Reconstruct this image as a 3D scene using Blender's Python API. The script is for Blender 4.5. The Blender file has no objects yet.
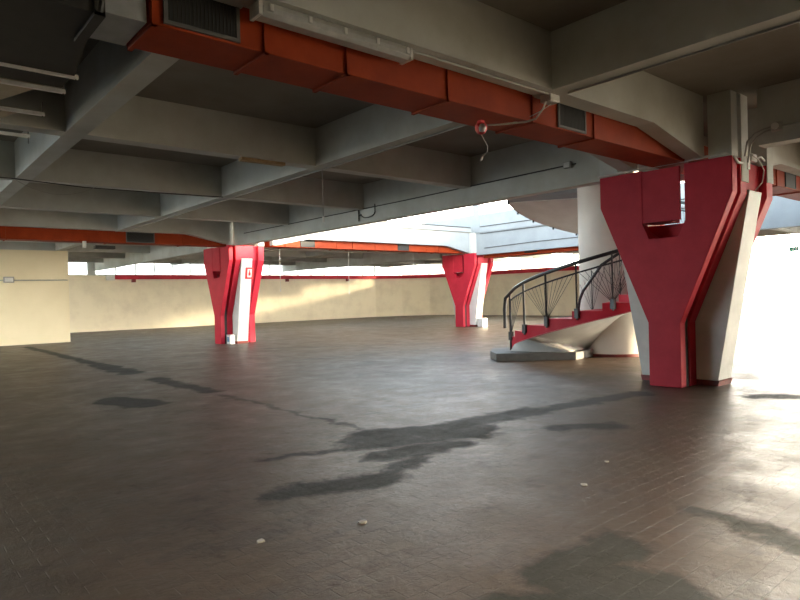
import bpy, bmesh, math, random
from math import sin, cos, pi
from mathutils import Vector, Matrix
random.seed(4)
S = bpy.context.scene
COL = S.collection

# ------------------------------------------------------------------ helpers
class MB:
    """collects shapes in world coordinates, linked as one mesh object"""
    def __init__(s): s.v = []; s.f = []
    def add(s, vs, fs):
        n = len(s.v); s.v += [tuple(p) for p in vs]; s.f += [tuple(i + n for i in f) for f in fs]; return s
    def box(s, x0, x1, y0, y1, z0, z1):
        x0, x1 = min(x0, x1), max(x0, x1); y0, y1 = min(y0, y1), max(y0, y1); z0, z1 = min(z0, z1), max(z0, z1)
        return s.add([(x0,y0,z0),(x1,y0,z0),(x1,y1,z0),(x0,y1,z0),(x0,y0,z1),(x1,y0,z1),(x1,y1,z1),(x0,y1,z1)],
              [(0,3,2,1),(4,5,6,7),(0,1,5,4),(1,2,6,5),(2,3,7,6),(3,0,4,7)])
    def prism(s, pts, axis, a, b):
        """extrude 2D polygon pts along axis 'x','y','z' from a to b"""
        n = len(pts)
        mk = {'x': lambda p, t: (t, p[0], p[1]), 'y': lambda p, t: (p[0], t, p[1]), 'z': lambda p, t: (p[0], p[1], t)}[axis]
        vs = [mk(p, a) for p in pts] + [mk(p, b) for p in pts]
        fs = [tuple(range(n)), tuple(range(2*n-1, n-1, -1))] + [(i, i+n, (i+1) % n + n, (i+1) % n) for i in range(n)]
        return s.add(vs, fs)
    def tube(s, pts, r, n=8, caps=True):
        pts = [Vector(p) for p in pts]
        vs = []; up = Vector((0, 0, 1))
        m = len(pts)
        prev = None
        for i, p in enumerate(pts):
            d = (pts[min(i+1, m-1)] - pts[max(i-1, 0)]).normalized()
            if prev is None:
                a = d.cross(up)
                if a.length < 1e-3: a = d.cross(Vector((1, 0, 0)))
            else:
                a = prev - d * prev.dot(d)
            a.normalize(); prev = a; b = d.cross(a)
            rr = r[i] if isinstance(r, (list, tuple)) else r
            for k in range(n):
                t = 2*pi*k/n
                vs.append(p + a*rr*cos(t) + b*rr*sin(t))
        fs = []
        for i in range(m-1):
            for k in range(n):
                fs.append((i*n+k, i*n+(k+1) % n, (i+1)*n+(k+1) % n, (i+1)*n+k))
        if caps: fs += [tuple(range(n))[::-1], tuple((m-1)*n+k for k in range(n))]
        return s.add(vs, fs)
    def sweep_rect(s, pts, w, h):
        """flat bar following pts; w horizontal width, h height"""
        pts = [Vector(p) for p in pts]; m = len(pts); vs = []
        for i, p in enumerate(pts):
            d = (pts[min(i+1, m-1)] - pts[max(i-1, 0)]); 
            a = Vector((d.y, -d.x, 0))
            a = a.normalized() if a.length > 1e-5 else Vector((1, 0, 0))
            b = a.cross(d).normalized()
            for (i_, j_) in ((-1,-1),(1,-1),(1,1),(-1,1)): vs.append(p + a*w/2*i_ + b*h/2*j_)
        fs = [(0,1,2,3)[::-1], tuple((m-1)*4+k for k in range(4))]
        for i in range(m-1):
            for k in range(4): fs.append((i*4+k, i*4+(k+1) % 4, (i+1)*4+(k+1) % 4, (i+1)*4+k))
        return s.add(vs, fs)
    def lathe(s, c, prof, n=32, a0=0, a1=2*pi):
        m = len(prof); vs = []
        full = abs(a1-a0-2*pi) < 1e-6
        k_ = n if full else n+1
        for k in range(k_):
            t = a0 + (a1-a0)*k/n
            for r, z in prof: vs.append((c[0]+r*cos(t), c[1]+r*sin(t), c[2]+z))
        fs = []
        for k in range(n):
            k2 = (k+1) % k_
            for i in range(m-1): fs.append((k*m+i, k2*m+i, k2*m+i+1, k*m+i+1))
        return s.add(vs, fs)
    def build(s, name, m, parent=None, smooth=False, bevel=0.0, off=None):
        o0 = Vector(parent.get('_w', (0, 0, 0))) if parent else Vector((0, 0, 0))
        if off is not None: o0 = Vector(off)
        me = bpy.data.meshes.new(name)
        me.from_pydata([tuple(Vector(p) - o0) for p in s.v], [], s.f)
        bm = bmesh.new(); bm.from_mesh(me)
        bmesh.ops.recalc_face_normals(bm, faces=bm.faces)
        bm.to_mesh(me); bm.free()
        me.materials.append(m)
        if smooth:
            for p in me.polygons: p.use_smooth = True
        o = bpy.data.objects.new(name, me); COL.objects.link(o)
        if parent: o.parent = parent
        elif off is not None: o.location = o0
        if off is not None: o['_w'] = tuple(o0)
        if bevel:
            b = o.modifiers.new('b', 'BEVEL'); b.width = bevel; b.segments = 2; b.limit_method = 'ANGLE'
        if smooth and not bevel:
            e = o.modifiers.new('e', 'EDGE_SPLIT'); e.split_angle = math.radians(35)
        return o

def thing(name, label, cat, loc, group=None):
    o = bpy.data.objects.new(name, None); COL.objects.link(o)
    o.location = loc; o['_w'] = tuple(loc); o.empty_display_size = .2
    o['label'] = label; o['category'] = cat
    if group: o['group'] = group
    return o
def tag(o, label, cat, group=None):
    o['label'] = label; o['category'] = cat
    if group: o['group'] = group
    return o
def struct(o, label=None):
    o['kind'] = 'structure'
    if label: o['label'] = label
    return o
def copy_thing(root, loc, label):
    r = root.copy(); COL.objects.link(r); r.location = loc; r['label'] = label
    for ch in list(root.children):
        c = ch.copy(); COL.objects.link(c); c.parent = r
        for g in list(ch.children):
            d = g.copy(); COL.objects.link(d); d.parent = c
    return r
def arc(p0, p1, sag, n=12):
    p0 = Vector(p0); p1 = Vector(p1)
    return [p0.lerp(p1, i/n) - Vector((0, 0, sag*4*(i/n)*(1-i/n))) for i in range(n+1)]

# ------------------------------------------------------------------ materials
def mat(name, col, rough=.7, metal=0, spec=.5, noise=None, bump=None, col2=None, scale=3.0, sc=None, lo=.35, hi=.7):
    m = bpy.data.materials.new(name); m.use_nodes = True
    nt = m.node_tree; b = nt.nodes['Principled BSDF']
    b.inputs['Base Color'].default_value = (*col, 1); b.inputs['Roughness'].default_value = rough
    b.inputs['Metallic'].default_value = metal; b.inputs['Specular IOR Level'].default_value = spec
    tc = nt.nodes.new('ShaderNodeTexCoord')
    n1 = nt.nodes.new('ShaderNodeTexNoise'); n1.inputs['Scale'].default_value = scale; n1.inputs['Detail'].default_value = 6
    n1.inputs['Roughness'].default_value = .62
    nt.links.new(tc.outputs['Object'], n1.inputs['Vector'])
    cr = nt.nodes.new('ShaderNodeValToRGB')
    c2 = col2 or tuple(c*.82 for c in col)
    cr.color_ramp.elements[0].position = lo; cr.color_ramp.elements[0].color = (*c2, 1)
    cr.color_ramp.elements[1].position = hi; cr.color_ramp.elements[1].color = (*col, 1)
    nt.links.new(n1.outputs['Fac'], cr.inputs['Fac']); nt.links.new(cr.outputs['Color'], b.inputs['Base Color'])
    if bump:
        bp = nt.nodes.new('ShaderNodeBump'); bp.inputs['Strength'].default_value = bump; bp.inputs['Distance'].default_value = .01
        n2 = nt.nodes.new('ShaderNodeTexNoise'); n2.inputs['Scale'].default_value = scale*12; n2.inputs['Detail'].default_value = 4
        nt.links.new(tc.outputs['Object'], n2.inputs['Vector'])
        nt.links.new(n2.outputs['Fac'], bp.inputs['Height']); nt.links.new(bp.outputs['Normal'], b.inputs['Normal'])
    return m
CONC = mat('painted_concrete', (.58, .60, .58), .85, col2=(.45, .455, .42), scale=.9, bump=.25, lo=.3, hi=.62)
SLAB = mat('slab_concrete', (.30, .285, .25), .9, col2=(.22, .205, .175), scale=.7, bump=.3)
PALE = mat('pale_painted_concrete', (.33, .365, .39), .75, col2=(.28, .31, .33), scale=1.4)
RED = mat('red_gloss_paint', (.55, .026, .050), .55, spec=.25, col2=(.46, .018, .038), scale=2.5, bump=.15)
REDD = mat('worn_red_skirting_paint', (.25, .035, .03), .6, col2=(.13, .03, .025), scale=9)
WHITE = mat('column_white_paint', (.70, .71, .68), .6, col2=(.58, .59, .56), scale=2.2, bump=.1)
CREAM = mat('cream_wall_paint', (.86, .76, .54), .8, col2=(.80, .70, .48), scale=.8, bump=.1)
CREAM2 = mat('stained_cream_wall_paint', (.84, .76, .59), .8, col2=(.73, .65, .50), scale=1.1, bump=.1, lo=.3, hi=.55)
ORANGE = mat('orange_duct_paint', (.36, .046, .008), .6, spec=.2, col2=(.25, .029, .005), scale=2.2)
GALV = mat('galvanised_duct_steel', (.45, .47, .48), .5, metal=.6, col2=(.34, .36, .37), scale=5)
DARKM = mat('dark_metal_sheet', (.035, .034, .03), .6, col2=(.025, .024, .022), scale=4)
CHROME = mat('bright_metal_rail', (.97, .98, .98), .3, metal=.25, scale=8)
GRIL = mat('black_grille', (.012, .013, .014), .6, scale=8)
CORE = mat('stair_core_paint', (.64, .62, .57), .65, col2=(.57, .55, .50), scale=1.5)
GFRAME = mat('grey_grille_frame', (.13, .13, .125), .5, scale=6)
BLACK = mat('black_railing_paint', (.015, .016, .018), .4, scale=8)
GREYP = mat('grey_plinth_paint', (.16, .16, .155), .6, col2=(.11, .11, .105), scale=3)
STRG = mat('grey_stair_soffit_paint', (.62, .62, .60), .6, col2=(.54, .54, .52), scale=2.5)
COND = mat('grey_plastic_conduit', (.42, .42, .40), .5, scale=8)
CONDD = mat('dark_cable_sheath', (.05, .05, .05), .6, scale=8)
PLAST = mat('white_plastic', (.75, .75, .72), .35, scale=8)
DIFF = mat('dusty_lamp_cover', (.46, .47, .47), .3, col2=(.36, .37, .37), scale=10)
WOOD = mat('bare_wood_batten', (.50, .36, .20), .7, col2=(.36, .25, .13), scale=14)
SHEET = mat('old_ceiling_sheet', (.42, .38, .29), .7, col2=(.33, .29, .22), scale=3)
SIGR = mat('signal_red', (.70, .03, .03), .4, scale=8)
SIGG = mat('sign_green', (.03, .45, .30), .4, scale=8)
BLUE = mat('blue_sticker', (.08, .22, .42), .4, scale=8)
FRAME = mat('grey_window_frame', (.16, .17, .17), .5, scale=6)
LITTER = mat('paper_scrap', (.75, .74, .70), .8, scale=9)
YARD = mat('outside_concrete_yard', (.80, .77, .70), .9, col2=(.74, .71, .64), scale=.3)
BRICK = mat('brick_facade', (.42, .17, .09), .9, col2=(.34, .14, .08), scale=4)

def glass():
    m = bpy.data.materials.new('window_glass'); m.use_nodes = True; nt = m.node_tree
    nt.nodes.clear(); o = nt.nodes.new('ShaderNodeOutputMaterial')
    t = nt.nodes.new('ShaderNodeBsdfTransparent'); t.inputs[0].default_value = (.93, .95, .95, 1)
    g = nt.nodes.new('ShaderNodeBsdfGlossy'); g.inputs['Roughness'].default_value = .05
    f = nt.nodes.new('ShaderNodeFresnel'); f.inputs[0].default_value = 1.3
    mx = nt.nodes.new('ShaderNodeMixShader')
    nt.links.new(f.outputs[0], mx.inputs[0]); nt.links.new(t.outputs[0], mx.inputs[1]); nt.links.new(g.outputs[0], mx.inputs[2])
    tl = nt.nodes.new('ShaderNodeBsdfTranslucent'); tl.inputs[0].default_value = (.9, .9, .88, 1)
    m2 = nt.nodes.new('ShaderNodeMixShader'); m2.inputs[0].default_value = .5     # half frosted panes, translucency added to spread daylight inside
    nt.links.new(mx.outputs[0], m2.inputs[1]); nt.links.new(tl.outputs[0], m2.inputs[2])
    nt.links.new(m2.outputs[0], o.inputs[0]); return m
GLASS = glass()

def floor_mat():
    m = bpy.data.materials.new('worn_tile_floor'); m.use_nodes = True; nt = m.node_tree
    N = nt.nodes.new; L = nt.links.new; b = nt.nodes['Principled BSDF']
    geo = N('ShaderNodeNewGeometry')
    def math_(op, a, c=None, d=None, clamp=False):
        n = N('ShaderNodeMath'); n.operation = op; n.use_clamp = clamp
        for i, v in enumerate((a, c, d)):
            if v is None: continue
            if isinstance(v, (int, float)): n.inputs[i].default_value = v
            else: L(v, n.inputs[i])
        return n.outputs[0]
    def noise(scale, det=5, rough=.6, vec=None):
        n = N('ShaderNodeTexNoise'); n.inputs['Scale'].default_value = scale; n.inputs['Detail'].default_value = det
        n.inputs['Roughness'].default_value = rough; L(vec or geo.outputs['Position'], n.inputs['Vector']); return n
    def mix(fac, a, c, typ='MIX'):
        n = N('ShaderNodeMix'); n.data_type = 'RGBA'; n.blend_type = typ
        if isinstance(fac, (int, float)): n.inputs[0].default_value = fac
        else: L(fac, n.inputs[0])
        for i, v in ((6, a), (7, c)):
            if isinstance(v, tuple): n.inputs[i].default_value = (*v, 1)
            else: L(v, n.inputs[i])
        return n.outputs[2]
    # tiles
    mp = N('ShaderNodeMapping'); mp.inputs['Rotation'].default_value = (0, 0, 0)
    L(geo.outputs['Position'], mp.inputs['Vector'])
    br = N('ShaderNodeTexBrick'); br.inputs['Scale'].default_value = 1
    br.inputs['Brick Width'].default_value = .25; br.inputs['Row Height'].default_value = .125
    br.inputs['Mortar Size'].default_value = .004; br.inputs['Mortar Smooth'].default_value = .5
    br.inputs['Color1'].default_value = (.098, .060, .040, 1); br.inputs['Color2'].default_value = (.060, .038, .026, 1)
    br.inputs['Mortar'].default_value = (.055, .040, .028, 1); br.inputs['Bias'].default_value = -.1
    L(mp.outputs[0], br.inputs['Vector'])
    big = noise(.45, 6, .6); mid = noise(2.2, 8, .7)
    base = mix(math_('MULTIPLY_ADD', big.outputs[0], 2.2, -.75, True), br.outputs[0], (.075, .056, .038))
    rmp = math_('MULTIPLY_ADD', mid.outputs[0], 4.2, -1.9, True)
    base = mix(math_('MULTIPLY', rmp, .6), base, (.112, .082, .058))
    drk = math_('MULTIPLY_ADD', noise(.8, 9, .78).outputs[0], 8, -4.2, True)
    base = mix(math_('MULTIPLY', drk, .8), base, (.026, .018, .012))
    fine = noise(14, 8, .8)
    base = mix(math_('MULTIPLY_ADD', fine.outputs[0], 3.0, -1.35, True), base, mix(.4, base, (.20, .15, .115)))
    blot = math_('MULTIPLY_ADD', noise(3.3, 9, .72).outputs[0], 9, -5.3, True)
    base = mix(math_('MULTIPLY', blot, .6), base, (.024, .016, .011))
    # stains: distorted positions
    dn = noise(1.7, 8, .72); 
    sub = N('ShaderNodeVectorMath'); sub.operation = 'SUBTRACT'; L(dn.outputs['Color'], sub.inputs[0]); sub.inputs[1].default_value = (.5, .5, .5)
    scl = N('ShaderNodeVectorMath'); scl.operation = 'SCALE'; L(sub.outputs[0], scl.inputs[0]); scl.inputs['Scale'].default_value = .8
    add = N('ShaderNodeVectorMath'); add.operation = 'ADD'; L(geo.outputs['Position'], add.inputs[0]); L(scl.outputs[0], add.inputs[1])
    sp = N('ShaderNodeSeparateXYZ'); L(add.outputs[0], sp.inputs[0]); PX, PY = sp.outputs[0], sp.outputs[1]
    def seg(ax, ay, bx, by, r, soft=.12):
        dx, dy = bx-ax, by-ay; ll = dx*dx+dy*dy+1e-6
        ux = math_('SUBTRACT', PX, ax); uy = math_('SUBTRACT', PY, ay)
        t = math_('ADD', math_('MULTIPLY', ux, dx/ll), math_('MULTIPLY', uy, dy/ll), None, True)
        ex = math_('SUBTRACT', ux, math_('MULTIPLY', t, dx)); ey = math_('SUBTRACT', uy, math_('MULTIPLY', t, dy))
        d = math_('SQRT', math_('ADD', math_('MULTIPLY', ex, ex), math_('MULTIPLY', ey, ey)))
        return math_('MULTIPLY_ADD', d, -1/soft, r/soft, True)
    def union(lst):
        o = lst[0]
        for a in lst[1:]: o = math_('MAXIMUM', o, a)
        return o
    patches = union([seg(*a) for a in [
        (4.35, 5.5, 5.3, 5.2, .50), (5.2, 5.45, 6.8, 5.3, .30), (6.5, 5.3, 9.0, 5.0, .24), (4.2, 5.35, 2.95, 5.62, .13), (3.9, 4.9, 4.7, 4.75, .28),
        (2.55, 4.55, 3.4, 4.25, .26), (3.4, 4.3, 4.1, 4.6, .16), (6.1, 4.4, 6.7, 4.0, .24), (2.2, 1.9, 3.0, 1.65, .42), (2.9, 2.1, 3.5, 2.1, .25),
        (4.45, 2.05, 4.3, 1.0, .15), (9.9, 3.5, 10.3, 2.8, .28), (3.05, 10.9, 3.2, 10.2, .42),
        (4.5, 13.3, 4.5, 10.5, .24), (4.5, 17.5, 4.45, 14.8, .34), (4.5, 28, 4.5, 17.5, .22), (4.5, 10, 4.5, 6, .09)]])
    lines = union([seg(*a, .05) for a in [(4.5, 30, 4.55, 6.0, .035), (3.9, 14.7, 8.8, 14.0, .10), (8.8, 14, 14, 13.4, .10),
        (9.6, 18.5, 14.5, 15, .14), (4.5, 1.9, 8.5, 3.5, .02)]])
    brown = union([seg(*a, .3) for a in [(.5, 4.4, .85, 3.9, .18), (.9, 4.75, 1.2, 4.4, .1), (3.9, 3.0, 4.4, 2.9, .1), (1.6, 2.9, 1.9, 2.6, .1), (1.6, 5.6, 2.6, 5.2, .07),
        (2.4, 3.0, 2.7, 2.75, .08)]])
    base = mix(math_('MULTIPLY', brown, .6), base, (.024, .013, .008))
    base = mix(math_('MULTIPLY', lines, .7), base, (.035, .033, .03))
    pn = noise(9, 6, .7)
    pcol = mix(pn.outputs[0], (.018, .020, .019), (.062, .066, .062))
    base = mix(math_('MULTIPLY', patches, .93), base, pcol)
    L(base, b.inputs['Base Color'])
    ro = math_('MULTIPLY_ADD', mid.outputs[0], .46, -.02)
    ro = math_('ADD', ro, math_('MULTIPLY', noise(.7, 7, .7).outputs[0], .30))
    ro = math_('ADD', ro, math_('MULTIPLY', blot, .12))
    ro = math_('ADD', ro, math_('MULTIPLY', fine.outputs[0], .12))
    ro = math_('ADD', ro, math_('MULTIPLY', patches, .26))
    L(ro, b.inputs['Roughness']); b.inputs['Specular IOR Level'].default_value = .25
    bp = N('ShaderNodeBump'); bp.inputs['Strength'].default_value = .7; bp.inputs['Distance'].default_value = .007
    hgt = math_('ADD', math_('MULTIPLY', br.outputs['Fac'], -.5), math_('MULTIPLY', noise(6, 9, .78).outputs[0], 3.2))
    L(hgt, bp.inputs['Height']); L(bp.outputs['Normal'], b.inputs['Normal'])
    return m
FLOOR = floor_mat()

# ------------------------------------------------------------------ grid
Xg, Yn, sy, g, sx = 9.945, 4.267, 3.864, 1.106, 3.959
HB, SLZ, Lx = 3.922, 4.58, 12.402
L = g + 4*sy                       # 16.562 column spacing along Y
Yp = Yn + L                        # 20.829
BW = .26
XMIN, XMAX, YMIN, YMAX = -13.0, 35.7, -13.0, 39.3
VX0, VX1, VY0, VY1 = 10.2, 22.35, 5.65, 20.83     # stairwell void
SB = SLZ + .25

struct(MB().box(XMIN-.5, XMAX+.3, YMIN-.5, YMAX+.6, -.3, 0).build('floor', FLOOR))
struct(MB().box(-90, 160, -90, 160, -.5, -.31).build('ground', YARD), 'pale concrete yard outside the open side')
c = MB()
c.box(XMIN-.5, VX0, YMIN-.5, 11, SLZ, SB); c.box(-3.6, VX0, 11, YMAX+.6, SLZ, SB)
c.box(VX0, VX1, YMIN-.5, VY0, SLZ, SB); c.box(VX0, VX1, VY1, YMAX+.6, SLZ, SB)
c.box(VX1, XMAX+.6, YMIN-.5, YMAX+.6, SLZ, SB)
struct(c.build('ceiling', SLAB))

def beamX(y, x0, x1, zb=HB, w=BW, m=CONC):     # runs along X, near face at y
    return struct(MB().box(x0, x1, y, y+w, zb, SLZ).build('ceiling_beam', m))
def beamY(x, y0, y1, zb=HB-.004, w=BW, m=CONC):
    return struct(MB().box(x, x+w, y0, y1, zb, SLZ).build('ceiling_beam', m))
def haunched(y, x0, x1, hl, hr, w=BW, m=CONC):
    """beam along X with haunches dropping towards the columns at its left / right end"""
    pts = [(x0, SLZ), (x1, SLZ)]
    if hr: pts += [(x1, 3.64), (x1-.15, 3.64), (x1-1.55, HB)]
    else: pts += [(x1, HB)]
    if hl: pts += [(x0+1.55, HB), (x0+.15, 3.64), (x0, 3.64)]
    else: pts += [(x0, HB)]
    return struct(MB().prism(pts, 'y', y, y+w).build('ceiling_beam', m))

# beams along X
haunched(Yn, XMIN, 9.88, False, True)
haunched(Yn+g, XMIN, 9.88, False, True)
for k in (1, 2, 3): beamX(Yn+g+k*sy, XMIN if k < 2 else -3.5, Xg)
haunched(Yp, -3.5, 9.80, False, True); haunched(Yp+g, -3.5, 9.80, False, True)
for k in (1, 2, 3): beamX(Yn-k*sy, XMIN, XMAX)
haunched(Yn, 11.62, 22.25, True, True, m=CONC)
haunched(Yn+g, 11.62, 22.25, True, True)
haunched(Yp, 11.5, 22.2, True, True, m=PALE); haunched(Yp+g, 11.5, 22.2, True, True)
haunched(Yp, 24.0, XMAX, True, False); haunched(Yp+g, 24.0, XMAX, True, False)
haunched(Yn, 24.0, XMAX, True, False); haunched(Yn+g, 24.0, XMAX, True, False)
for k in (1, 2, 3): beamX(Yn+g+k*sy, 22.6, XMAX)
for k in (1, 2, 3, 4): beamX(Yp+g+k*sy, -3.5, XMAX if k < 4 else 31)
# beams along Y
for x in (Xg-sx, Xg-2*sx, Xg-3*sx): beamY(x, YMIN, YMAX)
for x in (Xg-4*sx, Xg-5*sx): beamY(x, YMIN, 10.9)
beamY(Xg, 6.12, Yp-.05, 3.56); beamY(10.22, YMIN, 3.62, 3.73, w=.28)
beamY(Xg, Yp+2.0, YMAX, 3.56)
for x in (14.4, 18.4): beamY(x, YMIN, Yn); beamY(x, Yp+.06, YMAX)
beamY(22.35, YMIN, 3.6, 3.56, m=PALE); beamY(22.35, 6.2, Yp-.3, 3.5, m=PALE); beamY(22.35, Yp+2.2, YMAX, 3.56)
for x in (26.9, 31.0): beamY(x, YMIN, YMAX - (.0 if x < 30 else .4))
# slab edges and parapets round the stairwell
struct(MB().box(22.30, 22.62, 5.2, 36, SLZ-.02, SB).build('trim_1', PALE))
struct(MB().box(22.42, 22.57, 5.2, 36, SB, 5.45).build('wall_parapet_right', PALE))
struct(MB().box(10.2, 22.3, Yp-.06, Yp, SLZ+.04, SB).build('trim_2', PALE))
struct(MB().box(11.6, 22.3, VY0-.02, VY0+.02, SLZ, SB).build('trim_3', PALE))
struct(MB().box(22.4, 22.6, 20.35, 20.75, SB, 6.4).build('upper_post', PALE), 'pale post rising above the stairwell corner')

# ------------------------------------------------------------------ walls
WT = 3.28
struct(MB().prism([(-3.5, 29.6), (6.45, 29.6), (6.45, 29.85), (-3.5, 29.85)], 'z', 0, HB-.01).build('wall_left', CREAM))
outer = [(XMIN, YMAX), (30.8, YMAX), (33.0, 38.6), (34.8, 37.2), (XMAX, 35.2), (XMAX, 15.5)]
def wall_strip(mb, pts, t, z0, z1):
    n = len(pts); off = []
    for i in range(n):
        a = Vector(pts[max(i-1, 0)]); b = Vector(pts[min(i+1, n-1)]); d = (b-a).normalized()
        nrm = Vector((-d.y, d.x)); off.append(Vector(pts[i]) + nrm*t)
    poly = [tuple(p) for p in pts] + [tuple(p) for p in reversed(off)]
    for i in range(n-1):
        mb.prism([pts[i], pts[i+1], tuple(off[i+1]), tuple(off[i])], 'z', z0, z1)
    return mb
struct(wall_strip(MB(), outer[:5], .25, 0, WT).build('wall_back', CREAM2))
struct(wall_strip(MB(), outer[4:], .25, 0, WT).build('wall_right', CREAM2))
struct(MB().box(XMIN-.3, XMIN, YMIN, 10, 0, SLZ).box(XMIN-.3, XMIN, 30, YMAX, 0, SLZ).box(XMIN-.3, -4, 10, 10.3, 0, HB-.01).build('wall_far_left', CREAM))
struct(MB().box(XMIN, 21, YMIN-.3, YMIN, 0, SLZ).box(21, XMAX, YMIN-.3, YMIN, 3.5, SLZ).build('wall_front', CREAM))

# clerestory windows: one window per bay along the outline
def window(idx, a, b, z0, z1, npane):
    a = Vector((*a, 0)); b = Vector((*b, 0)); d = (b-a); ln = d.length; d.normalize(); nrm = Vector((-d.y, d.x, 0))
    root = thing('window_%d' % idx, 'x', 'x', tuple(a)); del root['label']; del root['category']; root['kind'] = 'structure'
    def bar(mb, s0, s1, zz0, zz1, t0=.06, t1=.14):
        q = [a+d*s0+nrm*t0, a+d*s1+nrm*t0, a+d*s1+nrm*t1, a+d*s0+nrm*t1]
        mb.prism([(p.x, p.y) for p in q], 'z', zz0, zz1)
    fr = MB(); bar(fr, 0, ln, z0, z0+.06); bar(fr, 0, ln, z1-.06, z1)
    for k in range(npane+1):
        s = ln*k/npane; bar(fr, max(0, s-.03), min(ln, s+.03), z0, z1)
    fr.build('window_frame', FRAME, root)
    gl = MB(); bar(gl, .0, ln, z0+.05, z1-.05, .095, .105); gl.build('pane', GLASS, root)
wi = 1
segs = [((4.0, YMAX), (9.6, YMAX), 4), ((10.0, YMAX), (18.0, YMAX), 7), ((18.0, YMAX), (26.0, YMAX), 7), ((26.0, YMAX), (30.8, YMAX), 4),
        (outer[1], outer[2], 2), (outer[2], outer[3], 2), (outer[3], outer[4], 2),
        ((XMAX, 35.2), (XMAX, 28.5), 6), ((XMAX, 28.5), (XMAX, 22), 6), ((XMAX, 22), (XMAX, 15.5), 6)]
for a, b, n in segs:
    window(wi, a, b, WT, SLZ-.02, n); wi += 1
struct(MB().box(9.6, 10.0, YMAX, YMAX+.25, WT, SLZ).build('wall_pier', CONC), 'grey pier between the high windows')

# red rail under the windows
rp = [(11.0, YMAX-.12), (30.7, YMAX-.12), (32.9, 38.45), (34.65, 37.1), (XMAX-.12, 35.1), (XMAX-.12, 15.5)]
t = thing('wall_rail', 'long red box rail running along the cream wall under the high windows', 'rail', (11.0, YMAX-.12, 3.0))
MB().sweep_rect([(x, y, WT-.12) for x, y in rp], .16, .24).build('rail', RED, t)
MB().box(10.55, 11.0, YMAX-.22, YMAX, 2.98, 3.3).build('end_cap', PLAST, t)
for x in (12, 17.3, 22.6, 27.9):
    MB().box(x, x+.22, YMAX-.16, YMAX, WT-.42, WT-.24).build('bracket', REDD, t)

# ------------------------------------------------------------------ columns
def column_profile(c, wt=.27, wc=1.115, top=3.6, inset=0.0, slot=True, wide=.33):
    wt -= inset; wc -= inset
    p = [(c-wt, 0), (c+wt, 0), (c+wt, 1.05), (c+wc, 3.06), (c+wc, top)]
    if slot: p += [(c+wide, top), (c+wide, 2.70), (c+.22, 2.45), (c-.27, 2.45), (c-.385, 2.70), (c-.385, top)]
    p += [(c-wc, top), (c-wc, 3.06), (c-wt, 1.05)]
    return p
def profile_prism(c, x0, x1, **k):
    """Y-shaped leaf as convex pieces sharing edges (clean faces)"""
    mb = MB(); mb.prism(column_profile(c, **k), 'x', x0, x1); return mb
CY = Yn + g/2 + .165               # 4.985
def column():
    root = thing('forked_column', '', 'column', (9.9, CY, 0), 'red and white forked columns')
    c = CY
    lf = profile_prism(c, 9.90, 10.08).build('front_leaf', RED, root, bevel=.012)
    profile_prism(c, 10.20, 10.45, wide=.55).build('fork_leaf', RED, root, bevel=.012)
    profile_prism(c, 11.25, 11.52, wide=.75).build('fork_leaf', RED, root, bevel=.012)
    # white core fin, wider towards the top
    MB().prism([(c-.61, .09), (c+.70, .09), (c+1.2, 3.12), (c+.62, 3.12), (c+.5, 2.5), (c-.40, 2.5), (c-.42, 3.12), (c-1.15, 3.12)], 'x', 10.452, 10.95).build('core_fin', WHITE, root, bevel=.01)
    MB().prism([(c-.61, 0), (c+.70, 0), (c+.72, .09), (c-.63, .09)], 'x', 10.446, 10.957).build('fin_skirting', REDD, root)
    MB().prism([(c-.24, 0), (c+.24, 0), (c+.24, 1.05), (c+1.0, 3.06), (c+1.0, 3.12), (c+.7, 3.12), (c+.6, 2.5), (c-.40, 2.5), (c-.42, 3.12), (c-1.0, 3.12), (c-1.0, 3.06), (c-.24, 1.05)], 'x', 10.95, 11.25).build('core_web', RED, root)
    MB().box(10.45, 11.25, c-1.0, c-.40, 3.12, 3.6).box(10.45, 11.25, c+.66, c+1.0, 3.12, 3.6).build('crown_panel', RED, root)
    MB().box(9.912, 9.96, c-.30, c+.383, 2.72, 3.58).box(9.96, 10.06, c-.20, c+.383, 2.72, 3.58).box(10.06, 10.44, c-.05, c+.383, 2.72, 3.58).box(10.36, 10.44, c-.34, c+.50, 2.1, 2.70).build('slot_block', RED, root)
    MB().box(10.05, 10.22, c-.25, c+.25, 0, 2.4).build('joint_filler', DARKM, root)
    for s in (-1, 1):
        a, b = sorted((c+s*1.115, c+s*.77))
        MB().box(9.90, 10.12, a, b, 3.602, SLZ).build('stub', WHITE if False else CONC, root)
    return root
def corner_posts(root, z0, z1):
    """pale posts standing on the four prongs, local to the column's base"""
    for s in (-1, 1):
        for x0, x1, zb in ((.34, .60, z0), (1.37, 1.63, z1)):
            a, b = sorted((s*1.125, s*.8))
            o = MB().box(x0, x1, a, b, zb, SLZ).build('corner_post', CONC)
            o.parent = root
C1 = column()
C1['label'] = 'largest red forked column, nearest the camera, beside the spiral stair'
C2 = copy_thing(C1, (9.9-.13, CY+L+.50, 0), 'red forked column with a hydrant sign on its white face, left of centre')
C2.scale = (.86, 1, 1)
C3 = copy_thing(C1, (9.9+Lx-.1, CY+L+.1, 0), 'farthest small red forked column, near the corner of the stairwell opening')

C3.scale = (.86, 1, 1)
corner_posts(C1, 3.24, 3.32); corner_posts(C2, 3.602, 3.602); corner_posts(C3, 3.602, 3.602)
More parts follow.
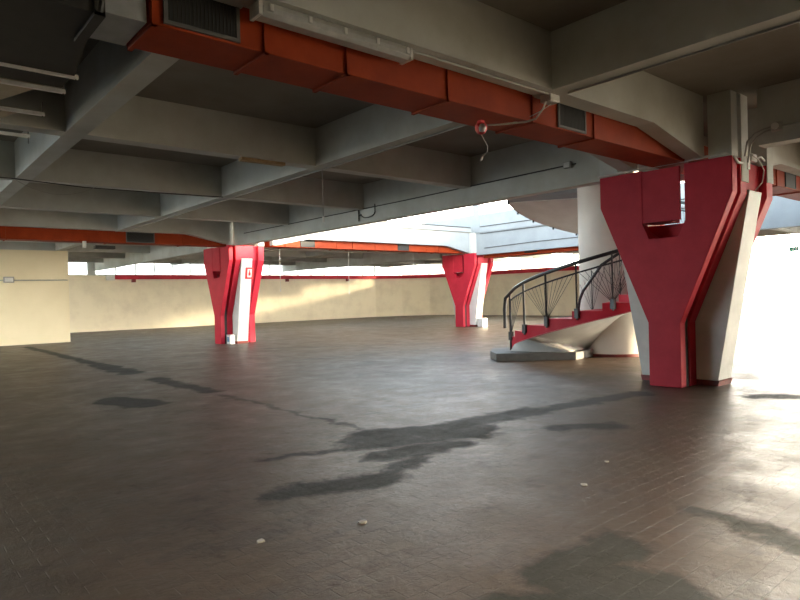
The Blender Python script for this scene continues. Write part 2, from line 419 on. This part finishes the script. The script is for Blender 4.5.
# ------------------------------------------------------------------ spiral stair
SC = (14.25, 8.49); R2, R1, RD = 2.58, .80, .83
TH0, DTH, RISE, Z0 = 2.575, .255, .165, .68
def P(r, a, z): return (SC[0]+r*cos(a), SC[1]+r*sin(a), z)
def zl(a): return Z0 + (a-TH0)/DTH*RISE
st = thing('spiral_stair', 'white and red spiral staircase with grey soffit and black railings winding round a round core', 'staircase', (SC[0], SC[1], 0))
MB().lathe((SC[0], SC[1], 0), [(0, .07), (R1, .07), (R1, SLZ+.6), (0, SLZ+.6)], 64).build('core', CORE, st, smooth=True)
MB().lathe((SC[0], SC[1], 0), [(0, 0), (R1+.02, 0), (R1+.02, .07), (0, .07)], 64).build('core_skirting', REDD, st, smooth=True)
MB().prism([(11.25, 9.78), (12.55, 8.46), (13.6, 8.6), (13.4, 10.4), (12.4, 10.9), (11.72, 10.38)], 'z', 0, .18).build('plinth', GREYP, st, bevel=.01)
nst = 26
for k in range(-3, nst-3):
    a0 = TH0 + k*DTH; a1 = a0 + DTH; zt = Z0 + k*RISE
    m = 6
    vs = []; 
    zb0 = zl(a0) - .34 if k >= 0 else .18; zb1 = zl(a1) - .34 if k >= 0 else .18
    zb0 = max(zb0, .18); zb1 = max(zb1, .18)
    for i in range(m+1):
        a = a0 + (a1-a0)*i/m; zb = zb0 + (zb1-zb0)*i/m
        vs += [P(R1-.02, a, zb), P(R2, a, zb), P(R2, a, zt), P(R1-.02, a, zt)]
    fs = [(0,1,2,3)[::-1], tuple(m*4+j for j in range(4))]
    for i in range(m):
        for j in range(4): fs.append((i*4+j, i*4+(j+1) % 4, (i+1)*4+(j+1) % 4, (i+1)*4+j))
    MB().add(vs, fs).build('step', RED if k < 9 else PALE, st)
# lower flared soffit: ruled surface between outer edge and drum
def ruled(oA, iA, n=40):
    vs = []; fs = []
    for i in range(n+1):
        t_ = i/n; vs += [oA(t_), iA(t_)]
    # add thickness: inner duplicated points slightly inside/up
    m_ = len(vs)
    for i in range(n+1):
        t_ = i/n; o = Vector(oA(t_)); q = Vector(iA(t_)); cc = Vector((SC[0], SC[1], 0))
        dirv = (cc - o); dirv.z = 0; dirv.normalize()
        vs += [tuple(o + dirv*.04 + Vector((0, 0, .03))), tuple(q + dirv*.04 + Vector((0, 0, .03)))]
    for i in range(n):
        fs += [(2*i, 2*i+1, 2*i+3, 2*i+2), (m_+2*i, m_+2*i+2, m_+2*i+3, m_+2*i+1), (2*i, 2*i+2, m_+2*i+2, m_+2*i), (2*i+1, m_+2*i+1, m_+2*i+3, 2*i+3)]
    fs += [(0, m_, m_+1, 1), (2*n, 2*n+1, m_+2*n+1, m_+2*n)]
    return MB().add(vs, fs)
def lerp(a, b, t): return a + (b-a)*t
OA0, OA1 = 2.45, 6.2
IT = [(11.98, 9.95, .18), (12.15, 9.2, .17), (12.55, 8.62, .17), P(RD, 2.77, .16), P(RD, 2.95, .26), P(RD, 3.29, .54), P(RD, 3.67, .85), P(RD, 3.92, 1.02), P(RD, 5.0, 1.75), P(RD, 6.2, 2.6)]
OT = [2.55, 2.68, 2.82, 2.95, 3.08, 3.35, 3.62, 3.87, 4.75, 6.2]
def table(t, arr):
    x = t*(len(arr)-1); i = min(int(x), len(arr)-2); f = x-i
    if isinstance(arr[0], tuple): return tuple(lerp(arr[i][k], arr[i+1][k], f) for k in range(len(arr[0])))
    return lerp(arr[i], arr[i+1], f)
def oA(t):
    a = table(t, OT); return P(R2+.005, a, max(.19, zl(a)-.33))
def iA(t):
    x_, y_, z_ = table(t, IT)
    v = Vector((x_-SC[0], y_-SC[1])); 
    if v.length < RD: v = v.normalized()*RD
    return (SC[0]+v.x, SC[1]+v.y, z_)
ruled(oA, iA, 56).build('lower_soffit', STRG, st, smooth=True)
AE = TH0 + (nst-4)*DTH + .12
def oB(t):
    a = lerp(5.9, AE, t); return P(R2+.01, a, zl(a)-.36)
def iB(t):
    a = lerp(5.9, AE, t); return P(R1, a, zl(a)-.40)
ruled(oB, iB, 64).build('upper_soffit', STRG, st, smooth=True)
bd = []; bf = []
for i in range(65):
    a = lerp(5.9, AE, i/64)
    for r_, dz in ((R2+.012, -.37), (R2+.03, -.37), (R2+.03, .20), (R2+.012, .20)): bd.append(P(r_, a, zl(a)+dz))
for i in range(64):
    for j in range(4): bf.append((i*4+j, i*4+(j+1) % 4, (i+1)*4+(j+1) % 4, (i+1)*4+j))
bf += [(3,2,1,0), (256,257,258,259)]
MB().add(bd, bf).build('stringer', CORE, st, smooth=True)
# upper landing joining the floor
MB().prism([(10.2, 9.2), (10.2, 5.65), (14.25, 5.65), (14.25, 8.0), P(R2-.3, AE, 0)[:2], P(R2, AE, 0)[:2]], 'z', SLZ-.02, SB+.01).build('landing', SLAB, st)
# outer railing
def rail_pts(r, a0, a1, dz, n=40, f=None):
    return [P(r, lerp(a0, a1, i/n), (zl(lerp(a0, a1, i/n)) + dz)) for i in range(n+1)]
RA = TH0
ro = R2+.03
top = [P(ro+.12, RA-.16, .72), P(ro+.12, RA-.16, 1.2), P(ro+.10, RA-.14, 1.48), P(ro, RA-.05, 1.64), P(ro, RA+.06, 1.73)] + \
      [P(ro, lerp(RA+.22, 8.6, i/60), zl(lerp(RA+.22, 8.6, i/60)) + 1.02) for i in range(61)]
MB().tube(top, .042, 8).build('outer_handrail', BLACK, st, smooth=True)
mid = [P(ro, lerp(RA-.12, 8.6, i/60), zl(lerp(RA-.12, 8.6, i/60)) + .80) for i in range(61)]
MB().tube(mid, .02, 8).build('middle_rail', BLACK, st, smooth=True)
pa = []
for i in range(21):
    a = RA - .1 if i == 0 else 2.81 + (i-1)*.29
    pa.append(a)
    z = zl(a)
    zb = .18 if i == 0 else z-.22
    MB().tube([P(ro+.01, a, zb), P(ro+.01, a, z+1.0)], .026 if i < 3 else .02, 8).build('post', BLACK, st, smooth=True)
    MB().box(*[v for pr_ in zip([c_-.045 for c_ in P(ro, a, z-.14)], [c_+.045 for c_ in P(ro, a, z-.02)]) for v in pr_]).build('post_bracket', BLACK, st)
# thin fanned wires filling each panel
for i in range(len(pa)-1):
    a0, a1 = pa[i], pa[i+1]
    w = MB()
    for k in range(6):
        aa = lerp(a0, a1, (k+.5)/6)
        w.tube([P(ro, a1 if i % 2 else a0, zl(a1 if i % 2 else a0)-.05), P(ro, aa, zl(aa)+.79)], .0055, 4)
    w.build('wire_fan', BLACK, st)
# inner railing curling up from the core
ri = R1 + .22
inn = [P(ri, 2.72, .85), P(ri, 2.74, 1.1), P(ri, 2.82, 1.4), P(ri, 2.95, 1.62), P(ri, 3.2, 1.88)] + \
      [P(ri, lerp(3.45, 8.4, i/50), zl(lerp(3.45, 8.4, i/50)) + lerp(.98, 1.02, i/50)) for i in range(51)]
inn[4] = P(ri, 3.2, 1.90)
MB().tube(inn, .036, 8).build('inner_handrail', BLACK, st, smooth=True)
for i in range(8):
    a = 3.2 + i*.65
    MB().tube([P(ri, a, zl(a)), P(ri, a, zl(a)+1.0)], .012, 6).build('inner_post', BLACK, st)
    w = MB()
    for k in range(7):
        aa = a - .5 + k*.14
        if aa < 2.8: continue
        w.tube([P(ri, a, zl(a)+.02), P(ri, aa, zl(aa)+.93)], .005, 4)
    w.build('wire_fan', BLACK, st)
# little rail feet along the edge of the upper flight
for i in range(5):
    a = 7.2 + i*.28
    MB().tube([P(R2+.03, a, zl(a)-.42), P(R2+.03, a, zl(a)-.20)], .03, 6).build('post_bracket', BLACK, st)

# ------------------------------------------------------------------ ducts
def duct_x(label, y0, y1, z0, z1, x0, x1, grilles, joints, m=ORANGE, grp='orange air ducts between the beams'):
    r = thing('air_duct', label, 'duct', (x0, (y0+y1)/2, z0), grp)
    MB().box(x0, x1, y0, y1, z0, z1).build('body', m, r, bevel=.006)
    for xj in joints:
        fm = MB()
        fm.box(xj-.018, xj+.018, y0-.02, y0, z0-.02, z1); fm.box(xj-.018, xj+.018, y0-.02, y1+.02, z0-.02, z0); fm.box(xj-.018, xj+.018, y1, y1+.02, z0-.02, z1)
        fm.build('flange', m, r)
    for (ga, gb) in grilles:
        zz0, zz1 = z0+.05, z1-.03
        gr = MB().box(ga, gb, y0-.012, y0+.01, zz0, zz1).build('grille', GRIL, r, off=(0, 0, 0))
        gr.location = -Vector(r.location)
        fm = MB()
        fm.box(ga-.03, gb+.03, y0-.02, y0, zz0-.03, zz0).box(ga-.03, gb+.03, y0-.02, y0, zz1, zz1+.03)
        fm.box(ga-.03, ga, y0-.02, y0, zz0, zz1).box(gb, gb+.03, y0-.02, y0, zz0, zz1)
        f_ = fm.build('grille_frame', GFRAME if gb < 10 else GRIL, gr)
        if gb > 10: continue
        n = int((gb-ga)/.03); sl = MB()
        for k in range(n): sl.box(ga+.03*k+.012, ga+.03*k+.018, y0-.016, y0-.012, zz0, zz1)
        sl.build('grille_bars', DARKM, gr)
    return r
D1 = duct_x('long orange air duct crossing overhead with black grilles, nearest the camera', Yn+.30, Yn+.84, 3.62, 3.97, 1.57, 11.2,
       [(1.70, 2.24), (6.53, 7.07)], [1.60, 2.5, 3.32, 4.6, 6.0, 7.30])
duct_x('short orange air duct seen right of the nearest column, under the ceiling', Yn+.30, Yn+.84, 3.62, 3.97, 11.7, 22, [(14.3, 14.85)], [12.6, 13.8, 15.2])
duct_x('orange air duct left of the hydrant-sign column, above the cream block wall', Yp+.30, Yp+.84, 3.56, 3.93, -3.4, 9.9, [(6.35, 7.2)], [0, 3, 5.8, 8.2])
duct_x('orange air duct along the far side of the stairwell opening', Yp+.30, Yp+.84, 3.62, 3.93, 11.6, 22.2, [(12.9, 13.5), (17.9, 18.5)], [14.6, 15.4, 16.6, 19.6, 20.4, 12.2])
r = thing('air_duct', 'orange air duct running away right of the farthest column, in front of the high windows', 'duct', (22.9, 15, 3.3), 'orange air ducts between the beams')
MB().box(22.72, 23.2, 11.0, 20.4, 3.36, 3.62).build('body', ORANGE, r, bevel=.006)
MB().box(22.70, 22.72, 17.2, 17.9, 3.42, 3.54).build('grille', GRIL, r)
# grey metal plenum on the near end
r = thing('metal_plenum', 'grey sheet metal duct end with black strap joining the orange duct, top left', 'duct', (1.2, Yn+.57, 3.6))
MB().box(1.24, 1.555, Yn+.31, Yn+.83, 3.62, 3.97).build('body', GALV, r, bevel=.004)
MB().box(-4, 1.24, Yn+.31, Yn+.9, 3.60, 3.97).build('plenum_box', DARKM, r, bevel=.004)  # same grey duct; dark metal colours in the shade on its underside
MB().box(1.20, 1.27, Yn+.29, Yn+.31, 3.58, 4.0).box(1.20, 1.27, Yn+.29, Yn+.86, 3.575, 3.615).build('strap', DARKM, r)
MB().tube([(1.235, Yn+.30, 3.6), (1.30, Yn+.30, 3.98)], .02, 6).build('hanger', DARKM, r)
# remains of the hung ceiling
r = thing('hung_ceiling', 'dark hung ceiling board with shiny metal rails, top left corner', 'ceiling panel', (0, 7.5, 3.9))
MB().prism([(-4, 5.12), (1.38, 5.12), (1.60, 6.86), (-4, 6.86)], 'z', 3.90, 3.93).build('board', DARKM, r)
MB().box(-4, 1.60, 6.92, 7.42, 3.93, 3.95).build('board', DARKM, r)
def sag(y0, y1, x0, x1, z, dz):
    vs = []; fs = []; n = 12
    for i in range(n+1):
        for j in range(n+1):
            u = i/n; v = j/n
            vs.append((lerp(x0, x1 - .35*v, u), lerp(y0, y1, v), z - dz*4*v*(1-v)*(1-u*u) ))
    for i in range(n):
        for j in range(n): fs.append((i*(n+1)+j, (i+1)*(n+1)+j, (i+1)*(n+1)+j+1, i*(n+1)+j+1))
    return MB().add(vs, fs)
for (a, b) in ((7.46, 8.42), (8.50, 9.6)):
    o = sag(a, b, -1.5, 1.45, 3.94, .10).build('sagging_sheet', SHEET, r, smooth=True)
    o.modifiers.new('s', 'SOLIDIFY').thickness = .006
for y, x in ((6.89, 1.64), (7.44, 1.64), (8.46, 1.63), (9.66, 1.68)):
    MB().box(-4, x, y-.022, y+.022, 3.88, 3.92).build('rail', CHROME, r)
    MB().tube([(x-.02, y, 3.80 if y > 9 else 3.87), (x-.02, y, 4.05)], .006, 6).build('hanger', GFRAME, r)

# ------------------------------------------------------------------ light fitting and electrics
r = thing('light_fitting', 'long grey strip light fixed under the nearest beam beside the orange duct', 'light', (2.35, 4.4, 3.9))
MB().box(2.33, 3.88, 4.32, 4.46, 3.872, 3.918).build('housing', COND, r, bevel=.008)
prof = [(4.30, 3.872), (4.48, 3.872), (4.475, 3.83), (4.44, 3.80), (4.34, 3.80), (4.305, 3.83)]
MB().prism(prof, 'x', 2.345, 3.865).build('cover', DIFF, r, bevel=.004)
for x in (2.40, 2.75, 3.1, 3.45, 3.8):
    MB().box(x, x+.03, 4.285, 4.30, 3.84, 3.89).build('clip', PLAST, r)
MB().box(2.315, 2.345, 4.31, 4.47, 3.80, 3.91).build('end_cap', PLAST, r); MB().box(3.865, 3.895, 4.31, 4.47, 3.80, 3.91).build('end_cap', PLAST, r)

def pipe(name, label, pts, rad=.012, m=COND, cat='conduit', grp=None, n=6):
    o = MB().tube(pts, rad, n).build(name, m, None, smooth=True, off=tuple(pts[0])); tag(o, label, cat, grp); return o
pipe('conduit', 'thin conduit continuing from the strip light along the near beam', [(3.9, 4.36, 3.905), (6.15, 4.36, 3.905)], .012)
pipe('conduit', 'pale conduit along the underside of the beam from the junction box past the hanging wire', [(6.20, 4.6, 3.905), (6.20, 20.5, 3.905)], .012)
pipe('conduit', 'pale conduit along the beam underside right of the junction box', [(6.20, 4.2, 3.905), (6.20, -3, 3.905)], .012)
pipe('conduit', 'dark conduit halfway up the long deep beam between the two red columns', [(9.925, 6.6, 3.96), (9.925, 11.5, 3.93), (9.925, 20.0, 3.935)], .013, CONDD)
pipe('conduit', 'grey conduit along the top edge of the nearest red column', [(9.885, 6.12, 3.63), (9.885, 3.95, 3.64), (9.95, 3.85, 3.58), (10.05, 3.84, 3.50), (10.2, 3.83, 3.50)], .02, PLAST)
pipe('cable', 'black cable along the bottom of the third beam, left', [(-2, 13.08, 3.91), (2, 13.08, 3.91), (3.2, 13.08, 3.86), (4.6, 13.08, 3.88), (6.0, 13.08, 3.91)], .011, CONDD, 'cable')
pipe('cable', 'thin loose cable hooping under the third beam at far left', arc((2.0, 13.06, 3.9), (3.4, 13.06, 3.9), .22), .005, COND, 'cable')
pipe('conduit', 'dark conduit on the far beam face right of the farthest column', [(22.33, 20.0, 3.80), (22.33, 17, 3.86), (22.33, 8, 3.88)], .016, CONDD)
pipe('conduit', 'dark line of conduit along the far slab edge above the stairwell beam', [(11.2, Yp-.08, 4.84), (22.2, Yp-.08, 4.84)], .02, CONDD)
pipe('conduit', 'dark conduit along the slab edge right of the farthest column', [(22.28, 20.2, 4.83), (22.28, 8, 4.83)], .02, CONDD)
pipe('conduit', 'lower dark line along the beam top right of the farthest column', [(22.28, 20.2, 4.50), (22.28, 8, 4.50)], .016, CONDD)
pipe('conduit', 'thin conduit across the cream block wall at far left', [(-4, 29.57, 2.66), (6.4, 29.57, 2.66)], .02)
# boxes
r = thing('junction_box', 'white junction box where two beams cross, beside the orange duct', 'junction box', (6.13, 4.42, 3.9))
MB().box(6.04, 6.22, 4.33, 4.48, 3.83, 3.915).build('body', PLAST, r, bevel=.01); MB().box(6.06, 6.20, 4.35, 4.46, 3.822, 3.83).build('lid', COND, r)
r = thing('junction_box', 'grey box on the conduit of the deep beam, left of the nearest column', 'junction box', (9.93, 6.75, 3.93))
MB().box(9.87, 9.94, 6.68, 6.84, 3.90, 4.02).build('body', COND, r, bevel=.01); MB().box(9.862, 9.87, 6.70, 6.82, 3.915, 4.005).build('lid', PLAST, r)
r = thing('junction_box', 'round grey box on the beam at the right edge, with looping conduits', 'junction box', (10.2, 3.2, 3.9))
MB().lathe((10.19, 3.35, 3.95), [(0, -.06), (.07, -.06), (.07, .06), (0, .06)], 20).build('body', COND, r, smooth=True)
MB().tube([(10.12, 3.35, 3.95), (10.10, 3.35, 3.95)], .05, 12).build('lid', PLAST, r)
pipe('conduit', 'curved conduit from the round box down to the nearest column', [(10.19, 3.43, 3.97), (10.19, 3.52, 3.96), (10.19, 3.65, 3.92), (10.2, 3.76, 3.82), (10.2, 3.80, 3.6)], .014)
pipe('conduit', 'second curved conduit just under the first beside the nearest column', [(10.19, 3.43, 3.93), (10.19, 3.52, 3.91), (10.19, 3.63, 3.86), (10.19, 3.71, 3.76), (10.2, 3.76, 3.5)], .012)
pipe('conduit', 'straight conduit from the round box to the right picture edge', [(10.19, 3.28, 3.95), (10.19, 0, 3.97)], .014)
r = thing('junction_box', 'small grey box on the cream block wall at far left', 'junction box', (4.2, 29.55, 2.66))
MB().box(4.05, 4.42, 29.5, 29.6, 2.56, 2.80).build('body', COND, r, bevel=.01); MB().box(4.09, 4.38, 29.49, 29.5, 2.6, 2.76).build('lid', PLAST, r)

# alarm siren and its cables
r = thing('alarm_siren', 'small red and white round alarm hanging under the orange duct', 'alarm', (5.4, 4.86, 3.6))
cx_, cy_, cz_ = 5.40, 4.84, 3.515
MB().lathe((cx_, cy_, cz_), [(0, -.075), (.045, -.06), (.07, -.02), (.07, .03), (.045, .06), (0, .07)], 20).build('body', SIGR, r, smooth=True)
MB().lathe((cx_-.03, cy_-.045, cz_-.01), [(0, -.05), (.03, -.04), (.045, 0), (.03, .04), (0, .05)], 16).build('lens', PLAST, r, smooth=True)
MB().box(cx_-.03, cx_+.03, cy_-.03, cy_+.03, cz_+.06, cz_+.09).build('bracket', SIGR, r)
pipe('cable', 'white cable curving from the junction box down across the orange duct', [(6.05, 4.40, 3.84), (6.02, 4.42, 3.75), (5.95, 4.48, 3.63), (5.85, 4.56, 3.595), (5.65, 4.78, 3.585), (5.50, 4.90, 3.58), (5.47, 4.93, 3.60)], .011, PLAST, 'cable')
pipe('cable', 'thin white cable sagging beside the thicker one from the junction box', arc((6.18, 4.40, 3.84), (5.60, 4.84, 3.59), .07), .005, PLAST, 'cable')
r = thing('hanging_plug', 'thin white wire with a small plug dangling below the alarm', 'cable', (5.42, 4.86, 3.2))
MB().tube([(5.42, 4.85, 3.445), (5.45, 4.85, 3.40), (5.51, 4.84, 3.32), (5.50, 4.84, 3.26), (5.43, 4.86, 3.19)], .004, 6).build('wire', PLAST, r)
MB().tube([(5.43, 4.86, 3.19), (5.41, 4.865, 3.15)], .013, 8).build('plug', PLAST, r)
# bits on the column
tag(MB().box(10.30, 10.40, 3.80, 3.812, 3.42, 3.62).build('tag_card', PLAST, None, off=(10.35, 3.8, 3.5)), 'white card hanging at the top of the nearest column', 'card')
pipe('cable', 'grey cable loop hanging at the top right of the nearest column', [(10.5, 3.80, 3.66), (10.8, 3.82, 3.62), (11.1, 3.85, 3.5), (11.1, 3.88, 3.3), (10.9, 3.88, 3.2), (10.8, 3.88, 3.14)], .01, COND, 'cable')
r = thing('terminal_box', 'grey box of loose wiring at the crown of the nearest column', 'junction box', (10.9, 3.9, 3.5))
MB().box(10.62, 10.86, 3.86, 3.98, 3.60, 3.72).build('body', COND, r, bevel=.01); MB().tube([(10.86, 3.9, 3.66), (11.0, 3.86, 3.7), (11.15, 3.86, 3.66)], .02, 6).build('gland', COND, r)
# hanging lamp wires
def hang(x, y, z0, z1, label, k=0):
    r = thing('hanging_wire', label, 'wire', (x, y, z1), 'thin lamp wires hanging from the beams')
    MB().tube([(x, y, z0), (x, y, z1+.1)], .007, 5).build('wire', PLAST if k else COND, r)
    MB().tube([(x, y, z1+.1), (x, y, z1)], .02, 8).build('lamp_holder', PLAST, r)
hang(6.15, 9.3, 3.9, 2.95, 'wire hanging from the beam crossing in the ceiling centre')
hang(15.5, 21.6, 3.6, 1.75, 'pale wire hanging in front of the high windows, longest of the far ones', 1)
hang(12.2, 21.6, 3.6, 1.9, 'pale wire hanging just right of the hydrant-sign column', 1)
hang(19.2, 21.6, 3.6, 3.05, 'short pale wire hanging under the far duct', 1)
hang(26.0, 25.9, 3.9, 2.9, 'wire with lamp holder hanging before the windows near the farthest column', 1)
r = thing('conduit_loop', 'short dark conduit loop on the deep beam below a beam end', 'conduit', (9.93, 13.1, 3.7))
MB().tube([(9.92, 13.3, 3.96), (9.92, 13.3, 3.62)], .016, 6).build('drop', CONDD, r)
MB().tube([(9.92, 13.25, 3.76)] + [(9.92, 12.9+.3*cos(t_*pi/8), 3.80-.12*sin(t_*pi/8)) for t_ in range(9)][::1] + [(9.92, 12.6, 4.0)], .014, 6).build('bend', CONDD, r)
tag(MB().box(4.6, 5.4, 9.28, 9.40, 3.87, 3.921).build('lamp_batten', WOOD, None, off=(5, 9.34, 3.9)), 'bare wooden lamp batten left on the second beam', 'batten')
# emergency lamps under the left far duct
r = thing('emergency_lamp', 'small dark fitting hanging under the orange duct above the cream block wall end', 'light', (5.7, 21.0, 3.3))
MB().box(5.35, 5.95, 20.98, 21.2, 3.34, 3.44).build('body', DARKM, r, bevel=.01); MB().box(5.0, 5.1, 20.98, 21.06, 3.36, 3.56).build('bracket', PLAST, r)

# hydrant sign on the second column
c2y = CY + L + .50
r = thing('hydrant_sign', 'small red and white hydrant sign on the white face of the left column', 'sign', (10.6, c2y-1.13, 2.7))
def yf(z): return c2y - .61 - (z-.09)/(3.03)*.54 - .012
def signq(mb, x0, x1, z0, z1, d=0.0, t=.008):
    y0 = yf(z0) - d; y1 = yf(z1) - d
    mb.add([(x0, y0, z0), (x1, y0, z0), (x1, y1, z1), (x0, y1, z1), (x0, y0+t, z0), (x1, y0+t, z0), (x1, y1+t, z1), (x0, y1+t, z1)],
           [(0,1,2,3), (7,6,5,4), (0,4,5,1), (1,5,6,2), (2,6,7,3), (3,7,4,0)]); return mb
signq(MB(), 10.42, 10.74, 2.38, 2.80).build('plate', SIGR, r)
signq(MB(), 10.50, 10.66, 2.44, 2.74, .006).build('pictogram_field', PLAST, r)
mb = MB(); signq(mb, 10.535, 10.625, 2.50, 2.62, .012); signq(mb, 10.56, 10.60, 2.62, 2.70, .012); mb.build('pictogram', SIGR, r)
r = thing('floor_notice', 'blue and white notice box at the foot of the left column', 'box', (10.0, c2y-.5, 0))
MB().box(9.97, 10.15, c2y-.62, c2y-.30, 0, .34).build('body', PLAST, r, bevel=.005); MB().box(9.962, 9.97, c2y-.52, c2y-.36, .08, .26).build('sticker', BLUE, r)
tag(MB().box(22.75, 23.1, CY+L-.95, CY+L-.6, 0, .42).build('utility_box', PLAST, None, off=(22.9, CY+L-.8, 0), bevel=.01), 'small white box on the floor at the foot of the farthest column', 'box')
# exit sign
r = thing('exit_sign', 'small green running-man exit sign hanging in the bright opening, right', 'sign', (25, 7.75, 2.8))
MB().box(25, 25.03, 7.60, 7.92, 2.84, 3.0).build('plate', SIGG, r); 
mb = MB().box(24.99, 25, 7.65, 7.71, 2.86, 2.98).box(24.99, 25, 7.76, 7.80, 2.88, 2.95).box(24.99, 25, 7.80, 7.86, 2.90, 2.92).box(24.99, 25, 7.77, 7.79, 2.95, 2.975); mb.build('pictogram', PLAST, r)
for y in (7.63, 7.89): MB().tube([(25.015, y, 3.0), (25.015, y, 4.58)], .005, 5).build('hanger', COND, r)

# litter
for i, (x, y, s_) in enumerate([(2.62, 3.55, .035), (1.92, 3.75, .03), (4.45, 2.95, .028), (1.32, 2.35, .03), (5.2, 3.2, .02)]):
    lab = ['scrap of paper on the floor at lower centre', 'scrap of paper on the floor left of the lower centre', 'round white scrap on the floor below the nearest column',
           'scrap on the floor at the bottom edge', 'tiny scrap on the floor right of centre'][i]
    n = 7; pts = [(x + s_*cos(2*pi*k/n)*random.uniform(.6, 1.3), y + s_*sin(2*pi*k/n)*random.uniform(.6, 1.2)) for k in range(n)]
    tag(MB().prism(pts, 'z', .001, .010).build('paper_scrap', LITTER, None, off=(x, y, 0)), lab, 'litter', 'scraps on the floor')

# building beyond, seen over the parapet
r = thing('distant_building', 'cream and brick upper building seen through the stairwell opening', 'building', (60, 62, 0))
MB().box(58, 70, 52, 63.2, 0, 12.5).build('facade', CREAM2, r)
for y in (54.0, 58.8, 61.6): MB().box(57.9, 58, y, y+.9, 9.6, 11.6).build('brick_panel', BRICK, r)

# ------------------------------------------------------------------ light
w = bpy.data.worlds.new('World'); S.world = w; w.use_nodes = True
nt = w.node_tree; bg = nt.nodes['Background']
tc = nt.nodes.new('ShaderNodeTexCoord'); sp = nt.nodes.new('ShaderNodeSeparateXYZ'); nt.links.new(tc.outputs['Generated'], sp.inputs[0])
cr = nt.nodes.new('ShaderNodeValToRGB'); nt.links.new(sp.outputs[2], cr.inputs[0])
cr.color_ramp.elements[0].position = 0.02; cr.color_ramp.elements[0].color = (1, .95, .86, 1)
cr.color_ramp.elements[1].position = .75; cr.color_ramp.elements[1].color = (.045, .065, .09, 1)
e = cr.color_ramp.elements.new(.22); e.color = (.55, .57, .59, 1)
e = cr.color_ramp.elements.new(.42); e.color = (.10, .13, .165, 1)
# hazy sky: brighter and warmer on the sun's side, dimmer and bluer opposite
dt = nt.nodes.new('ShaderNodeVectorMath'); dt.operation = 'DOT_PRODUCT'; nt.links.new(tc.outputs['Generated'], dt.inputs[0]); dt.inputs[1].default_value = (.78, -.62, 0)
mr = nt.nodes.new('ShaderNodeMapRange'); nt.links.new(dt.outputs['Value'], mr.inputs[0])
mr.inputs[1].default_value = -1; mr.inputs[2].default_value = 1; mr.inputs[3].default_value = 0; mr.inputs[4].default_value = 1
tint = nt.nodes.new('ShaderNodeMix'); tint.data_type = 'RGBA'; nt.links.new(mr.outputs[0], tint.inputs[0])
tint.inputs[6].default_value = (.30, .37, .43, 1); tint.inputs[7].default_value = (1.9, 1.8, 1.6, 1)
mu = nt.nodes.new('ShaderNodeMix'); mu.data_type = 'RGBA'; mu.blend_type = 'MULTIPLY'; mu.inputs[0].default_value = 1
nt.links.new(cr.outputs[0], mu.inputs[6]); nt.links.new(tint.outputs[2], mu.inputs[7])
nt.links.new(mu.outputs[2], bg.inputs[0]); bg.inputs[1].default_value = 11
sl = bpy.data.lights.new('sun', 'SUN'); sl.energy = 12; sl.angle = math.radians(2.2); sl.color = (1, .80, .52)
so = bpy.data.objects.new('sun', sl); COL.objects.link(so)
d = Vector((-1, .8, -.18)).normalized()
so.rotation_euler = d.to_track_quat('-Z', 'Y').to_euler(); so.location = (60, -20, 20)

# ------------------------------------------------------------------ camera
f, t_, pi_, ro_ = 621.25, .8672, -.006, -.0256
cam = bpy.data.cameras.new('camera'); cam.sensor_width = 36; cam.lens = f*36/800; cam.clip_end = 500
co = bpy.data.objects.new('camera', cam); COL.objects.link(co)
F = Vector((cos(t_), sin(t_), 0)); R = Vector((sin(t_), -cos(t_), 0)); U = Vector((0, 0, 1))
fw = F*cos(pi_) + U*sin(pi_); up = U*cos(pi_) - F*sin(pi_)
# image right/up after roll
c_, s_ = cos(ro_), sin(ro_)
right = R*c_ + up*s_
upv = up*c_ - R*s_
M = Matrix((right, upv, -fw)).transposed().to_4x4(); M.translation = (0, 0, 1.6)
co.matrix_world = M
S.camera = co
S.view_settings.view_transform = 'Standard'; S.view_settings.look = 'None'; S.view_settings.gamma = 1
S.view_settings.use_curve_mapping = False; S.view_settings.exposure = 1.05
for o in bpy.data.objects:
    if '_w' in o: del o['_w']
